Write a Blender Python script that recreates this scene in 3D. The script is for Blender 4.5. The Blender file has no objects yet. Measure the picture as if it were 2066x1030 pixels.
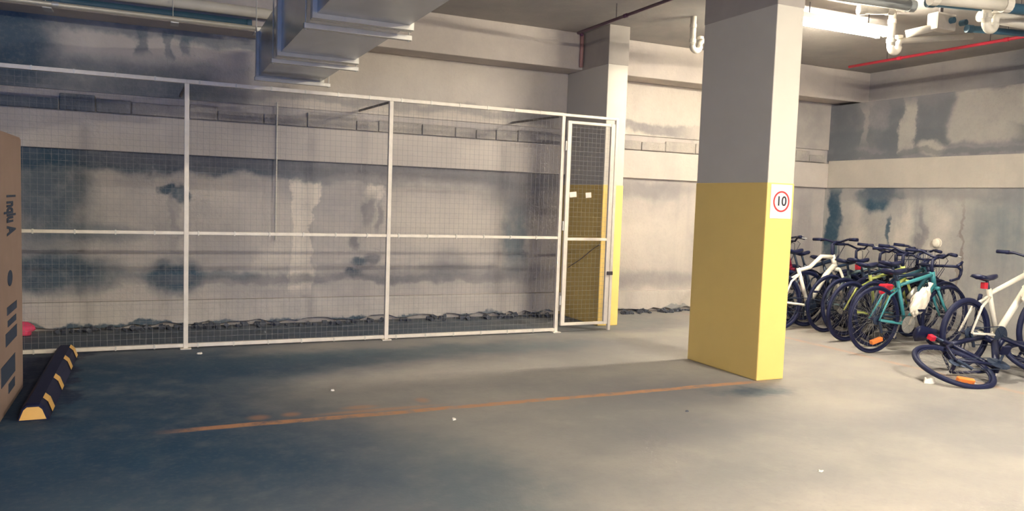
import bpy, bmesh, math, random
from mathutils import Vector, Matrix
random.seed(7)
S = bpy.context.scene
COL = S.collection
PI = math.pi
RD_ = math.radians

# ------------------------------------------------------------------ camera
F_PX, YAW, PITCH, ROLL = 1571.08, 0.4334, -0.0703, 0.0346
Fv = Vector((math.sin(YAW)*math.cos(PITCH), math.cos(YAW)*math.cos(PITCH), math.sin(PITCH)))
R0 = Vector((math.cos(YAW), -math.sin(YAW), 0)); U0 = R0.cross(Fv)
Rv = R0*math.cos(ROLL) + U0*math.sin(ROLL); Uv = U0*math.cos(ROLL) - R0*math.sin(ROLL)
cd = bpy.data.cameras.new('camera'); cam = bpy.data.objects.new('camera', cd); COL.objects.link(cam)
m3 = Matrix((Rv, Uv, -Fv)).transposed()
cam.matrix_world = Matrix.Translation((0, 0, 1.4)) @ m3.to_4x4()
cd.sensor_width = 36.0; cd.lens = F_PX/2066*36.0; cd.clip_start = 0.05
S.camera = cam

# ------------------------------------------------------------------ world, light, exposure
w = bpy.data.worlds.new('world'); S.world = w; w.use_nodes = True
bg = w.node_tree.nodes['Background']
bg.inputs[0].default_value = (0.07, 0.26, 0.80, 1); bg.inputs[1].default_value = 0.62
S.view_settings.view_transform = 'Standard'; S.view_settings.look = 'None'
S.view_settings.gamma = 1; S.view_settings.exposure = 3.5; S.view_settings.use_curve_mapping = False
TUBE_W = 44.0          # radiance of the fluorescent tubes
WARM = (1.0, 0.895, 0.69)

# ------------------------------------------------------------------ helpers
def obj(name, bm, mat, parent=None, smooth=False):
    me = bpy.data.meshes.new(name); bm.to_mesh(me); bm.free()
    if mat: me.materials.append(mat)
    if smooth:
        for p in me.polygons: p.use_smooth = True
    o = bpy.data.objects.new(name, me); COL.objects.link(o)
    if parent: o.parent = parent
    return o
def thing(name, label, cat, loc=(0, 0, 0), rotz=0, group=None):
    o = bpy.data.objects.new(name, None); COL.objects.link(o); o.empty_display_size = .1
    o.location = loc; o.rotation_euler = (0, 0, rotz); o['label'] = label; o['category'] = cat
    if group: o['group'] = group
    return o
def tag(o, label, cat, group=None):
    o['label'] = label; o['category'] = cat
    if group: o['group'] = group
    return o
def struct(name, bm, mat, smooth=False):
    o = obj(name, bm, mat, None, smooth); o['kind'] = 'structure'; return o
def box(bm, x0, x1, y0, y1, z0, z1, bev=0.0, M=None):
    vs = [bm.verts.new((x, y, z)) for x in (x0, x1) for y in (y0, y1) for z in (z0, z1)]
    if M is not None:
        for v in vs: v.co = M @ v.co
    q = [(0, 1, 3, 2), (4, 6, 7, 5), (0, 4, 5, 1), (2, 3, 7, 6), (0, 2, 6, 4), (1, 5, 7, 3)]
    fs = [bm.faces.new([vs[i] for i in f]) for f in q]
    if bev > 0:
        es = list({e for f in fs for e in f.edges})
        bmesh.ops.bevel(bm, geom=es, offset=bev, segments=2, affect='EDGES', profile=.6)
    return bm
def bx(*a, **k):
    return box(bmesh.new(), *a, **k)
def tube(bm, pts, r, seg=8, cap=True, closed=False, flat=None):
    """sweep a circle (or ellipse) along a polyline; r a number or a list"""
    pts = [Vector(p) for p in pts]; n = len(pts)
    rs = r if isinstance(r, (list, tuple)) else [r]*n
    def tan(i):
        if closed: return (pts[(i+1) % n]-pts[i-1]).normalized()
        a = pts[max(i-1, 0)]; b = pts[min(i+1, n-1)]
        return (b-a).normalized()
    t0 = tan(0)
    up = Vector((0, 1, 0)) if abs(t0.y) < .9 else Vector((0, 0, 1))
    nrm = (up - t0*up.dot(t0)).normalized()
    rings = []
    for i in range(n):
        t = tan(i); nrm = (nrm - t*nrm.dot(t)).normalized(); b = t.cross(nrm)
        ring = []
        for k in range(seg):
            a = 2*PI*k/seg
            fx = flat if flat else 1
            ring.append(bm.verts.new(pts[i] + nrm*math.cos(a)*rs[i] + b*math.sin(a)*rs[i]*fx))
        rings.append(ring)
    m = n if closed else n-1
    for i in range(m):
        A, B = rings[i], rings[(i+1) % n]
        for k in range(seg):
            bm.faces.new((A[k], A[(k+1) % seg], B[(k+1) % seg], B[k]))
    if cap and not closed:
        bm.faces.new(rings[0][::-1]); bm.faces.new(rings[-1])
    return bm
def arc(c, r, a0, a1, n, plane='xz'):
    out = []
    for i in range(n+1):
        a = a0+(a1-a0)*i/n
        if plane == 'xz': out.append((c[0]+r*math.cos(a), c[1], c[2]+r*math.sin(a)))
        elif plane == 'yz': out.append((c[0], c[1]+r*math.cos(a), c[2]+r*math.sin(a)))
        else: out.append((c[0]+r*math.cos(a), c[1]+r*math.sin(a), c[2]))
    return out
def lathe(bm, prof, axis, c, seg=24, caps=True):
    """profile (radius, along) revolved about an axis"""
    rings = []
    for (r, h) in prof:
        ring = []
        for k in range(seg):
            a = 2*PI*k/seg; x, y = r*math.cos(a), r*math.sin(a)
            if axis == 'z': p = (c[0]+x, c[1]+y, c[2]+h)
            elif axis == 'y': p = (c[0]+x, c[1]+h, c[2]+y)
            else: p = (c[0]+h, c[1]+x, c[2]+y)
            ring.append(bm.verts.new(p))
        rings.append(ring)
    for i in range(len(rings)-1):
        for k in range(seg):
            bm.faces.new((rings[i][k], rings[i][(k+1) % seg], rings[i+1][(k+1) % seg], rings[i+1][k]))
    if caps and prof[0][0] > 1e-6: bm.faces.new(rings[0][::-1])
    if caps and prof[-1][0] > 1e-6: bm.faces.new(rings[-1])
    bmesh.ops.recalc_face_normals(bm, faces=bm.faces)
    return bm

# ------------------------------------------------------------------ materials
class NT:
    def __init__(s, name):
        s.m = bpy.data.materials.new(name); s.m.use_nodes = True
        s.t = s.m.node_tree; s.b = s.t.nodes['Principled BSDF']
    def n(s, ty, **k):
        x = s.t.nodes.new(ty)
        for a, v in k.items(): setattr(x, a, v)
        return x
    def l(s, a, b): s.t.links.new(a, b)
    def put(s, sock, v):
        if isinstance(v, bpy.types.NodeSocket): s.l(v, sock)
        else: sock.default_value = v
    def math(s, op, a, b=0.0, c=0.0, clamp=False):
        x = s.n('ShaderNodeMath', operation=op, use_clamp=clamp)
        s.put(x.inputs[0], a); s.put(x.inputs[1], b); s.put(x.inputs[2], c); return x.outputs[0]
    def mix(s, f, a, b):
        x = s.n('ShaderNodeMix', data_type='RGBA')
        s.put(x.inputs[0], f)
        for sk, v in ((x.inputs[6], a), (x.inputs[7], b)):
            if isinstance(v, tuple): v = (*v[:3], 1)
            s.put(sk, v)
        return x.outputs[2]
    def smooth(s, v, a, b, lo=0.0, hi=1.0):
        x = s.n('ShaderNodeMapRange', interpolation_type='SMOOTHSTEP')
        s.put(x.inputs[0], v)
        for i, q in zip((1, 2, 3, 4), (a, b, lo, hi)): x.inputs[i].default_value = q
        return x.outputs[0]
    def pos(s, scale=(1, 1, 1)):
        g = s.n('ShaderNodeNewGeometry'); mp = s.n('ShaderNodeMapping'); mp.inputs['Scale'].default_value = scale
        s.l(g.outputs['Position'], mp.inputs[0]); return mp.outputs[0]
    def noise(s, vec, scale, det=4, rough=.55, off=0):
        x = s.n('ShaderNodeTexNoise'); 
        if off:
            mp = s.n('ShaderNodeMapping'); mp.inputs['Location'].default_value = (off, off*.7, off*1.3); s.l(vec, mp.inputs[0]); vec = mp.outputs[0]
        s.l(vec, x.inputs['Vector']); x.inputs['Scale'].default_value = scale
        x.inputs['Detail'].default_value = det; x.inputs['Roughness'].default_value = rough
        return x.outputs[0]
    def bump(s, h, strength=.3, dist=.01):
        x = s.n('ShaderNodeBump'); x.inputs['Strength'].default_value = strength; x.inputs['Distance'].default_value = dist
        s.l(h, x.inputs['Height']); s.l(x.outputs[0], s.b.inputs['Normal'])

def plain(name, col, rough=.5, metal=0.0, var=.12, scale=20, bump=0.0, spec=.5):
    s = NT(name); p = s.n('ShaderNodeTexCoord').outputs['Object']
    f = s.noise(p, scale, 3)
    d = tuple(c*(1-var) for c in col); u = tuple(min(1, c*(1+var)) for c in col)
    s.l(s.mix(f, d, u), s.b.inputs['Base Color'])
    s.b.inputs['Roughness'].default_value = rough; s.b.inputs['Metallic'].default_value = metal
    s.b.inputs['Specular IOR Level'].default_value = spec
    if bump: s.bump(f, bump, .004)
    return s.m

def concrete(name, ax, base, light, dark, blobs=(), streak=.35, mott=.5, rough=.85, distort=.22, bands=(), bumpy=.35, mscale=1.1):
    """ax: axes used for the stain coordinates, e.g. 'xz'; blobs: (u, v, ru, rv, colour, strength, soft, boxy)"""
    s = NT(name); P = s.pos()
    sep = s.n('ShaderNodeSeparateXYZ'); s.l(P, sep.inputs[0])
    A = {'x': sep.outputs[0], 'y': sep.outputs[1], 'z': sep.outputs[2]}
    n1 = s.noise(P, mscale, 7, .6); n2 = s.noise(P, 5, 6, .62, 3.1); n3 = s.noise(P, 34, 4, .6, 7.7)
    if 'z' in ax: sv = s.pos((5.5, 5.5, .55))
    else: sv = s.pos((.9, 1.6, 1))
    st = s.noise(sv, 1.0, 5, .6, 5.5)
    c = s.mix(s.smooth(n1, .34, .68), dark, light)
    c = s.mix(mott, base, c)
    c = s.mix(s.math('MULTIPLY', s.smooth(st, .5, .72), streak), c, dark)
    c = s.mix(s.math('MULTIPLY', s.smooth(n2, .5, .75), .35), c, light)
    nd1 = s.noise(P, 2.6, 5, .6, 11.3); nd2 = s.noise(P, 2.6, 5, .6, 23.9)
    u = s.math('MULTIPLY_ADD', s.math('SUBTRACT', nd1, .5), distort*2, A[ax[0]])
    v = s.math('MULTIPLY_ADD', s.math('SUBTRACT', nd2, .5), distort*1.4, A[ax[1]])
    for (bu, bv, ru, rv, colr, stg, soft, boxy) in blobs:
        du = s.math('ABSOLUTE', s.math('DIVIDE', s.math('SUBTRACT', u, bu), ru))
        dv = s.math('ABSOLUTE', s.math('DIVIDE', s.math('SUBTRACT', v, bv), rv))
        if boxy: d = s.math('MAXIMUM', du, dv)
        else: d = s.math('SQRT', s.math('ADD', s.math('MULTIPLY', du, du), s.math('MULTIPLY', dv, dv)))
        k = s.math('MULTIPLY', s.smooth(d, 1-soft, 1+soft, 1, 0), stg)
        k = s.math('MULTIPLY', k, s.smooth(n2, .15, .6, .6, 1.0))
        c = s.mix(k, c, colr)
    c = s.mix(s.math('MULTIPLY', s.smooth(n3, .45, .8), .18), c, dark)
    s.l(c, s.b.inputs['Base Color']); s.b.inputs['Roughness'].default_value = rough
    s.b.inputs['Specular IOR Level'].default_value = .3
    s.bump(s.math('ADD', n3, s.math('MULTIPLY', n2, 2)), bumpy, .012)
    return s.m, s

WET_SHADE = (.018, .065, .115)          # damp dark concrete, and painted duct shadow
WET_SHADE2 = (.05, .10, .15)  # paler damp, and painted pillar and duct shadow
DIRT_SHADE = (.16, .16, .19)  # dirt, and shade painted below the band and by the pillar
LIME = (.74, .67, .60)
RUST = (.13, .09, .08)

# back wall, dirty middle panel (x, z)
mid_blobs = [
    (-.6, 1.68, 2.2, .12, WET_SHADE, .9, .5, True), (1.4, 1.70, 2.6, .09, DIRT_SHADE, .7, .5, True), (3.6, 1.66, 1.4, .12, DIRT_SHADE, .6, .5, True),  # dark strips below the band; the left one deepens the duct's shadow
    (-.9, 1.35, .35, .55, WET_SHADE, .8, .6, False), (-1.0, .55, .75, .17, WET_SHADE, .85, .5, False), (-.5, .95, .4, .08, WET_SHADE2, .5, .6, False),
    (.2, .50, .24, .17, WET_SHADE, .9, .4, False), (.6, .52, .8, .05, WET_SHADE2, .6, .6, False),
    (.15, 1.42, .09, .05, WET_SHADE, .9, .4, False), (.27, 1.36, .06, .10, WET_SHADE, .9, .4, False), (.2, 1.1, .04, .35, DIRT_SHADE, .5, .7, False),
    (1.48, .95, .125, .58, LIME, .95, .12, True), (1.48, 1.47, .12, .07, LIME, .9, .3, True),
    (1.15, 1.0, .3, .3, LIME, .25, .8, False), (1.15, .6, .2, .2, LIME, .45, .4, False),
    (2.22, 1.45, .07, .08, LIME, .8, .3, True),
    (2.10, .63, .10, .05, WET_SHADE, .8, .5, False), (2.02, .50, .10, .05, WET_SHADE, .95, .4, False), (2.24, .66, .08, .06, DIRT_SHADE, .9, .5, False),
    (2.18, 1.25, .05, .16, DIRT_SHADE, .8, .5, False), (2.30, 1.15, .04, .18, DIRT_SHADE, .8, .5, False), (2.05, .9, .05, .10, DIRT_SHADE, .8, .5, False),
    (1.8, .47, 1.7, .045, DIRT_SHADE, .7, .6, True), (3.4, .52, 1.5, .08, DIRT_SHADE, .55, .7, True),
    (4.02, 1.0, .16, .42, WET_SHADE2, .75, .5, False), (4.05, 1.45, .5, .2, DIRT_SHADE, .7, .6, False), (3.2, .62, .22, .2, DIRT_SHADE, .45, .6, False),  # starts with the near pillar's shadow painted on the wall
    (3.0, 1.2, .7, .35, LIME, .35, .8, False), (5.9, .95, .6, .4, LIME, .4, .8, False), (5.9, .42, .9, .12, DIRT_SHADE, .5, .6, False),
    (5.9, 1.62, .9, .12, DIRT_SHADE, .5, .6, False), (8.6, .9, .3, .7, DIRT_SHADE, .5, .6, False),
]
M_wallmid, _ = concrete('concrete_back_wall', 'xz', (.47, .435, .42), (.56, .51, .48), (.30, .285, .31), mid_blobs, streak=.3)
top_blobs = [
    (-.1, 2.82, .05, .12, WET_SHADE, .6, .4, True), (.15, 2.80, .04, .14, WET_SHADE2, .6, .4, True), (.35, 2.82, .05, .1, WET_SHADE2, .6, .4, True), (-1.3, 2.6, .5, .4, WET_SHADE, .6, .6, False),
    (-.7, 2.42, 1.3, .2, WET_SHADE, .62, .5, True), (.45, 2.38, .5, .12, WET_SHADE2, .5, .6, False),  # painted shade, deepens the duct's shadow at upper left
    (-.3, 2.93, 1.6, .07, WET_SHADE2, .6, .5, True), (-1.2, 2.75, .3, .3, WET_SHADE2, .8, .5, False),
    (2.4, 2.42, 1.9, .05, DIRT_SHADE, .5, .6, True), (4.2, 2.40, .3, .1, DIRT_SHADE, .7, .5, True),
    (8.6, 2.6, .45, .6, DIRT_SHADE, .5, .6, False), (5.8, 2.4, .8, .06, DIRT_SHADE, .7, .5, True),
]
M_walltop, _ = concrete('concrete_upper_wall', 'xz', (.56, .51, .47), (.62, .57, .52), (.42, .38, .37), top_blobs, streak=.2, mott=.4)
M_beam, _ = concrete('concrete_beam', 'xz', (.54, .49, .46), (.60, .54, .50), (.40, .36, .36), (), streak=.25, mott=.5, bumpy=.2)
M_band, _ = concrete('concrete_band', 'xz', (.56, .51, .48), (.62, .57, .53), (.42, .39, .39), (), streak=.15, mott=.4, bumpy=.25)
M_kerb, _ = concrete('concrete_kerb', 'xz', (.54, .50, .47), (.62, .57, .53), (.34, .32, .33),
                     [(.5, .02, 6, .03, WET_SHADE, .9, .4, True)], streak=.3, mott=.5)
M_block, _ = concrete('rough_block', 'xz', (.42, .39, .37), (.50, .46, .42), (.22, .21, .23), [(-1.2, 2.2, .9, .3, WET_SHADE, .7, .5, False)], streak=.3, mott=.8, bumpy=.7)  # left end painted darker where the duct's shadow falls
r_blobs = [  # (y, z)
    (8.40, 1.25, .13, .55, WET_SHADE, .95, .3, True), (7.75, 1.60, .30, .18, WET_SHADE, .97, .25, False), (7.55, 1.72, .25, .1, WET_SHADE, .9, .4, True),
    (7.45, 1.18, .035, .18, WET_SHADE, .85, .4, False), (6.98, 1.15, .05, .3, DIRT_SHADE, .7, .4, False), (7.42, .6, .1, .3, DIRT_SHADE, .4, .6, False),
    (8.0, 1.1, .15, .5, LIME, .3, .7, False), (7.2, 1.1, .1, .4, LIME, .4, .6, False), (6.75, 1.1, .18, .35, LIME, .35, .6, False),
    (6.4, .9, .02, .55, RUST, .5, .5, True), (5.9, 1.3, .35, .4, WET_SHADE2, .45, .7, False), (5.2, .8, .5, .5, WET_SHADE2, .3, .8, False),
    (6.5, 1.68, 1.6, .09, DIRT_SHADE, .5, .6, True),  # painted shade under the light band
]
M_right, _ = concrete('concrete_right_wall', 'yz', (.36, .35, .35), (.44, .42, .40), (.22, .23, .26), r_blobs, streak=.45)
DK = (.12, .135, .16); PALE = (.40, .38, .36)
rt_blobs = [
    (7.0, 2.55, 2.2, .5, DIRT_SHADE, .75, .4, True),
    (8.3, 2.5, .25, .5, DK, .8, .4, True), (7.6, 2.42, 1.2, .12, DK, .8, .4, True), (7.45, 2.5, .16, .35, DK, .8, .4, True), (6.9, 2.52, .22, .35, DK, .75, .4, True),
    (7.95, 2.62, .05, .25, PALE, .4, .5, True), (7.25, 2.55, .09, .32, PALE, .8, .3, True),
    (6.9, 2.24, .2, .1, PALE, .8, .4, False), (6.15, 2.62, .48, .30, PALE, .75, .15, True), (5.3, 2.7, .3, .25, PALE, .6, .2, True),
    (5.2, 2.38, .6, .1, DK, .8, .4, True), (6.5, 2.2, 2.5, .04, DK, .6, .5, True),
]
M_rtop, _ = concrete('concrete_right_upper', 'yz', (.30, .29, .31), (.38, .36, .36), (.16, .17, .20), rt_blobs, streak=.5)
M_rbeam, _ = concrete('concrete_right_beam', 'yz', (.38, .36, .36), (.44, .41, .40), (.26, .25, .28),
                      [(5.2, 3.2, .9, .4, WET_SHADE2, .6, .6, False)], streak=.25, mott=.5, bumpy=.2)
M_rband, _ = concrete('concrete_right_band', 'yz', (.45, .42, .39), (.50, .47, .43), (.34, .32, .31), (), streak=.2, mott=.4, bumpy=.25)
M_ceil, _ = concrete('concrete_ceiling', 'xy', (.42, .40, .39), (.47, .44, .42), (.31, .30, .31), (), streak=.2, mott=.6, bumpy=.15)

# floor (x, y)
f_blobs = [
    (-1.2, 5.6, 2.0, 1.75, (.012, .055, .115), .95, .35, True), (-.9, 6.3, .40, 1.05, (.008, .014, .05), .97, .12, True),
    (.9, 6.4, 1.0, .5, (.012, .055, .115), .85, .6, False), (2.2, 6.7, 1.6, .3, WET_SHADE2, .7, .7, False), (.3, 3.9, 1.1, 1.0, (.012, .055, .115), .75, .8, False),
    (.2, 8.0, 4.6, .60, (.012, .055, .115), .75, .5, True), (-2.0, 4.6, 1.6, 1.6, (.012, .055, .115), .9, .5, False),
    (-.3, 2.9, .7, .7, WET_SHADE2, .85, .8, False), (1.4, 3.2, .35, .8, WET_SHADE2, .5, .8, False),
    (3.7, 4.75, .8, .42, DIRT_SHADE, .7, .8, False), (4.25, 4.6, .28, .16, (.012, .055, .115), .75, .6, False), (3.2, 3.9, 1.0, .22, DIRT_SHADE, .45, .8, False),  # shade painted on the floor in the near pillar's shadow
    (4.9, 3.6, .7, .2, DIRT_SHADE, .45, .8, False), (5.0, 7.3, .3, .2, DIRT_SHADE, .4, .8, False), (3.0, 6.2, 1.3, .5, DIRT_SHADE, .35, .9, False),
    (5.7, 3.4, .4, .5, DIRT_SHADE, .35, .9, False),
    (2.6, 2.3, 1.0, .5, LIME, .3, .9, False), (1.9, 5.9, .9, .3, LIME, .3, .9, False),
]
M_floor, s = concrete('concrete_floor', 'xy', (.31, .295, .285), (.36, .34, .32), (.20, .20, .22), f_blobs, streak=.25, mott=.55, rough=.75, distort=.35, bumpy=.12, mscale=.8)
# worn orange paint lines: flat print on the floor
col = s.b.inputs['Base Color'].links[0].from_socket
P = s.pos(); sep = s.n('ShaderNodeSeparateXYZ'); s.l(P, sep.inputs[0]); X, Y = sep.outputs[0], sep.outputs[1]
wear = s.smooth(s.noise(P, 6, 6, .7, 41), .36, .55); wob = s.math('MULTIPLY', s.math('SUBTRACT', s.noise(P, 3, 4, .6, 17), .5), .05)
def stripe(co, c0, half, lo_co, lo, hi, soft=.3):
    d = s.math('ABSOLUTE', s.math('ADD', s.math('SUBTRACT', co, c0), wob))
    k = s.smooth(d, half*.6, half*1.25, 1, 0)
    k = s.math('MULTIPLY', k, s.smooth(lo_co, lo-soft, lo+soft)); return s.math('MULTIPLY', k, s.smooth(lo_co, hi-soft, hi+soft, 1, 0))
k1 = stripe(Y, 4.83, .042, X, .15, 4.45, .2)
k2 = s.math('MULTIPLY', stripe(X, 6.35, .05, Y, 2.5, 8.2, .2), .35)
k = s.math('MULTIPLY', s.math('ADD', k1, k2, clamp=True), s.math('MULTIPLY_ADD', wear, .6, .25))
for (bu, bv, ru, rv) in ((.60, 4.97, .07, .06), (.80, 4.98, .06, .05), (1.25, 5.02, .12, .05), (1.70, 5.07, .05, .07), (1.35, 4.92, .4, .04)):
    du = s.math('DIVIDE', s.math('SUBTRACT', X, bu), ru); dv = s.math('DIVIDE', s.math('SUBTRACT', Y, bv), rv)
    d = s.math('SQRT', s.math('ADD', s.math('MULTIPLY', du, du), s.math('MULTIPLY', dv, dv)))
    k = s.math('ADD', k, s.math('MULTIPLY', s.smooth(d, .3, 1.4, 1, 0), .45), clamp=True)
s.l(s.mix(k, col, (.55, .27, .14)), s.b.inputs['Base Color'])

M_yellow = plain('yellow_paint', (.86, .62, .20), .5, 0, .05, 3, .1)
M_white = plain('cream_paint', (.56, .535, .49), .55, 0, .05, 3, .1)
M_capital = plain('bare_capital', (.36, .33, .31), .8, 0, .15, 4, .3)
M_galv = plain('galvanised_steel', (.40, .41, .44), .26, .92, .15, 6)
M_galvd = plain('dull_galvanised', (.62, .60, .56), .5, .55, .12, 12)
M_post = plain('fence_steel', (.78, .72, .65), .5, .15, .18, 14)
M_wire = plain('wire_steel', (.24, .24, .26), .5, .3, .1, 30)
M_rod = plain('dark_steel', (.10, .09, .10), .5, .5, .1, 30)
M_red = plain('red_pipe_paint', (.62, .03, .07), .35, 0, .08, 10)
M_dpipe = plain('dark_red_pipe', (.07, .01, .06), .4, 0, .08, 10)
M_pvc = plain('white_pvc', (.60, .57, .52), .35, 0, .05, 10)
M_pvcg = plain('grey_pvc', (.33, .35, .36), .5, 0, .1, 10)
M_pipeblue = plain('dark_blue_shade_pipe', (.03, .09, .15), .5, 0, .1, 10)
M_rubber = plain('black_rubber', (.008, .012, .050), .6, 0, .2, 30, spec=.3)
M_black = plain('black_satin', (.008, .012, .05), .4, .1, .2, 30, spec=.4)
M_dkgrey = plain('dark_grey_metal', (.04, .06, .11), .4, .5, .15, 30)
M_silver = plain('silver_alloy', (.50, .50, .50), .35, .7, .1, 30)
M_spoke = plain('spoke_steel', (.40, .40, .42), .4, .7, .1, 30)
M_bwhite = plain('white_frame_paint', (.82, .78, .70), .35, 0, .04, 8)
M_teal = plain('teal_frame_paint', (.05, .27, .32), .35, 0, .1, 8)
M_dteal = plain('dark_teal_paint', (.02, .09, .13), .4, 0, .1, 8)
M_lime = plain('lime_frame_paint', (.55, .62, .18), .4, 0, .1, 8)
M_navy = plain('navy_frame_paint', (.012, .03, .075), .35, 0, .1, 8)
M_maroon = plain('maroon_frame_paint', (.20, .01, .04), .35, 0, .1, 8)
M_slate = plain('slate_frame_paint', (.10, .15, .18), .4, 0, .1, 8)
M_redpl = plain('red_plastic', (.60, .02, .05), .35, 0, .05, 8)
M_orange = plain('orange_reflector', (.85, .25, .06), .3, 0, .05, 8)
M_yellref = plain('yellow_patch', (.85, .50, .14), .4, 0, .1, 20)
M_card = plain('brown_cardboard', (.32, .225, .195), .85, 0, .12, 5, .1)
M_ink = plain('dark_blue_ink', (.03, .05, .10), .7, 0, .1, 20)
M_paper = plain('white_paper', (.85, .80, .74), .8, 0, .03, 10)
M_bag = plain('white_plastic_bag', (.85, .79, .70), .35, 0, .06, 12, .4)
M_pink = plain('pink_cloth', (.75, .07, .17), .8, 0, .1, 12, .3)
M_signw = plain('sign_white', (.85, .80, .74), .4, 0, .02, 10)
M_signr = plain('sign_red', (.62, .04, .05), .4, 0, .02, 10)
M_signk = plain('sign_black', (.02, .02, .04), .4, 0, .02, 10)
M_rubble = plain('rubble_grey', (.07, .08, .11), .9, 0, .4, 12, .5)
def glow(name, k):
    sT = NT(name); sT.b.inputs['Base Color'].default_value = (.9, .9, .9, 1)
    sT.b.inputs['Emission Color'].default_value = (*WARM, 1); sT.b.inputs['Emission Strength'].default_value = TUBE_W*k
    return sT.m
M_tube, M_tube2 = glow('lamp_tube_glow', 1.0), glow('bright_tube_glow', 4.3)
M_fill_tube = glow('fill_tube_glow', 3.8)

# ------------------------------------------------------------------ room shell
CZ = 3.405; WY = 8.59; BY = 8.21; BZ = 2.975; RX = 9.05; RX2 = 9.42
XL = -7.0; YN = -6.0
struct('floor', bx(XL, RX2+.4, YN, WY+.4, -.2, 0), M_floor)
struct('ceiling', bx(XL, RX2+.4, YN, WY+.4, CZ, CZ+.2), M_ceil)
struct('wall_back', bx(XL, RX2+.4, WY, WY+.4, 0, CZ), M_wallmid)
struct('wall_right', bx(RX2, RX2+.4, YN, WY, 0, CZ), M_rbeam)
struct('wall_left', bx(XL-.3, XL, YN-.3, WY+.4, 0, CZ), M_rbeam)
lw = bx(XL, RX2+.4, YN-.3, YN, 2.4, CZ); box(lw, -1.0, RX2+.4, YN-.3, YN, 0, 2.4)      # unseen opening added at its left end for the blue world fill
struct('wall_rear', lw, M_rbeam)
# upper face of the back wall, the light band and the foundation strip
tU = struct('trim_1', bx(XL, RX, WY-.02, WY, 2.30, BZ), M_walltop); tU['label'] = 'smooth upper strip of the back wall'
tB = struct('trim_2', bx(XL, RX, WY-.05, WY, 1.745, 2.10, bev=.008), M_band)
def ragged(x0, x1, y0, y1, z1, n, zlo, amp, axis='x'):
    bm = bmesh.new(); fr = []
    for i in range(n+1):
        x = x0+(x1-x0)*i/n
        zb = zlo+random.random()*amp; yj = (random.random()-.5)*.02
        fr.append([bm.verts.new((x, y0+yj, zb)), bm.verts.new((x, y0+yj*.3, z1)), bm.verts.new((x, y1, z1)), bm.verts.new((x, y1, zb))])
    for a, b in zip(fr[:-1], fr[1:]):
        for k in range(4): bm.faces.new((a[k], a[(k+1) % 4], b[(k+1) % 4], b[k]))
    bm.faces.new(fr[0]); bm.faces.new(fr[-1][::-1]); bmesh.ops.recalc_face_normals(bm, faces=bm.faces)
    return bm
struct('trim_3', ragged(XL, RX, WY-.07, WY, .275, 160, .02, .05), M_kerb)
struct('trim_4', bx(XL, RX2, BY, WY+.01, BZ, CZ, bev=.01), M_beam)        # beam along the back wall
# right wall: lower panel, light band, upper panel set back from the lower one, beam face
struct('trim_5', bx(RX, RX2+.01, YN, WY, 0, 1.745), M_right)
struct('trim_6', bx(RX-.02, RX2+.01, YN, WY-.05, 1.745, 2.14, bev=.01), M_rband)
struct('trim_7', bx(RX, RX2+.01, YN, WY, 2.14, 2.94), M_rtop)
struct('trim_8', bx(RX2-.03, RX2+.01, YN, BY, 2.975, CZ), M_rbeam)
# rough course of mortar blocks above the light band, each a piece
wb = bpy.data.objects['wall_back']
x = -1.9; i = 0
while x < RX-.1:
    wd = random.uniform(.22, .55); x1 = min(x+wd, RX-.02)
    if not (4.6 < x1 and x < 4.95):
        o = obj('block', bx(x, x1-.008, WY-random.uniform(.028, .042), WY-.015, 2.112, random.uniform(2.21, 2.285), bev=.01), M_block, wb)
    x = x1
# boards of loose rubble along the foot of the back wall
rb = bmesh.new()
for i in range(240):
    px = random.uniform(-2, 7.2)
    if 4.6 < px < 4.95 or -1.3 < px < -.95: continue
    r = random.uniform(.012, .04); M = Matrix.Translation((px, WY-.08-random.random()*.16, r*.5)) @ Matrix.Rotation(random.random()*3, 4, Vector((random.random(), random.random(), 1)).normalized())
    box(rb, -r, r, -r*.7, r*.7, -r*.5, r*.5, M=M)
o = obj('rubble', rb, M_rubble); o['kind'] = 'stuff'; tag(o, 'loose dark rubble strewn along the foot of the back wall', 'rubble')

# ------------------------------------------------------------------ pillars
def pillar(label, x0, x1, y0, y1, yz, zc):
    t = thing('pillar', label, 'pillar', (x0, y0, 0))
    wx, wy = x1-x0, y1-y0
    obj('shaft', bx(.004, wx-.004, .004, wy-.004, yz-.01, zc+.01, bev=.008), M_white, t)
    obj('painted_base', bx(0, wx, 0, wy, 0, yz, bev=.01), M_yellow, t)
    obj('capital', bx(0, wx, 0, wy, zc, CZ, bev=.01), M_capital, t)
    return t
pillar('thick concrete pillar in the foreground, yellow below with a white speed limit plate', 4.48, 4.765, 4.845, 5.756, 1.618, 3.02)
pillar('slimmer yellow based pillar at the far corner of the wire cage', 4.635, 4.905, 7.62, WY-.02, 1.618, 2.965)

def text_mesh(name, body, size, mat, parent, M, extrude=.002, bold=0.0):
    c = bpy.data.curves.new(name, 'FONT'); c.body = body; c.size = size; c.extrude = extrude; c.align_x = 'CENTER'; c.align_y = 'CENTER'; c.offset = bold
    o = bpy.data.objects.new(name, c); COL.objects.link(o); bpy.context.view_layer.update()
    me = bpy.data.meshes.new_from_object(o.evaluated_get(bpy.context.evaluated_depsgraph_get()))
    COL.objects.unlink(o); bpy.data.objects.remove(o); bpy.data.curves.remove(c)
    me.materials.clear(); me.materials.append(mat); me.transform(M); me.name = name
    p = bpy.data.objects.new(name, me); COL.objects.link(p); p.parent = parent; return p
RXM = Matrix.Rotation(PI/2, 4, 'X')
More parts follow.
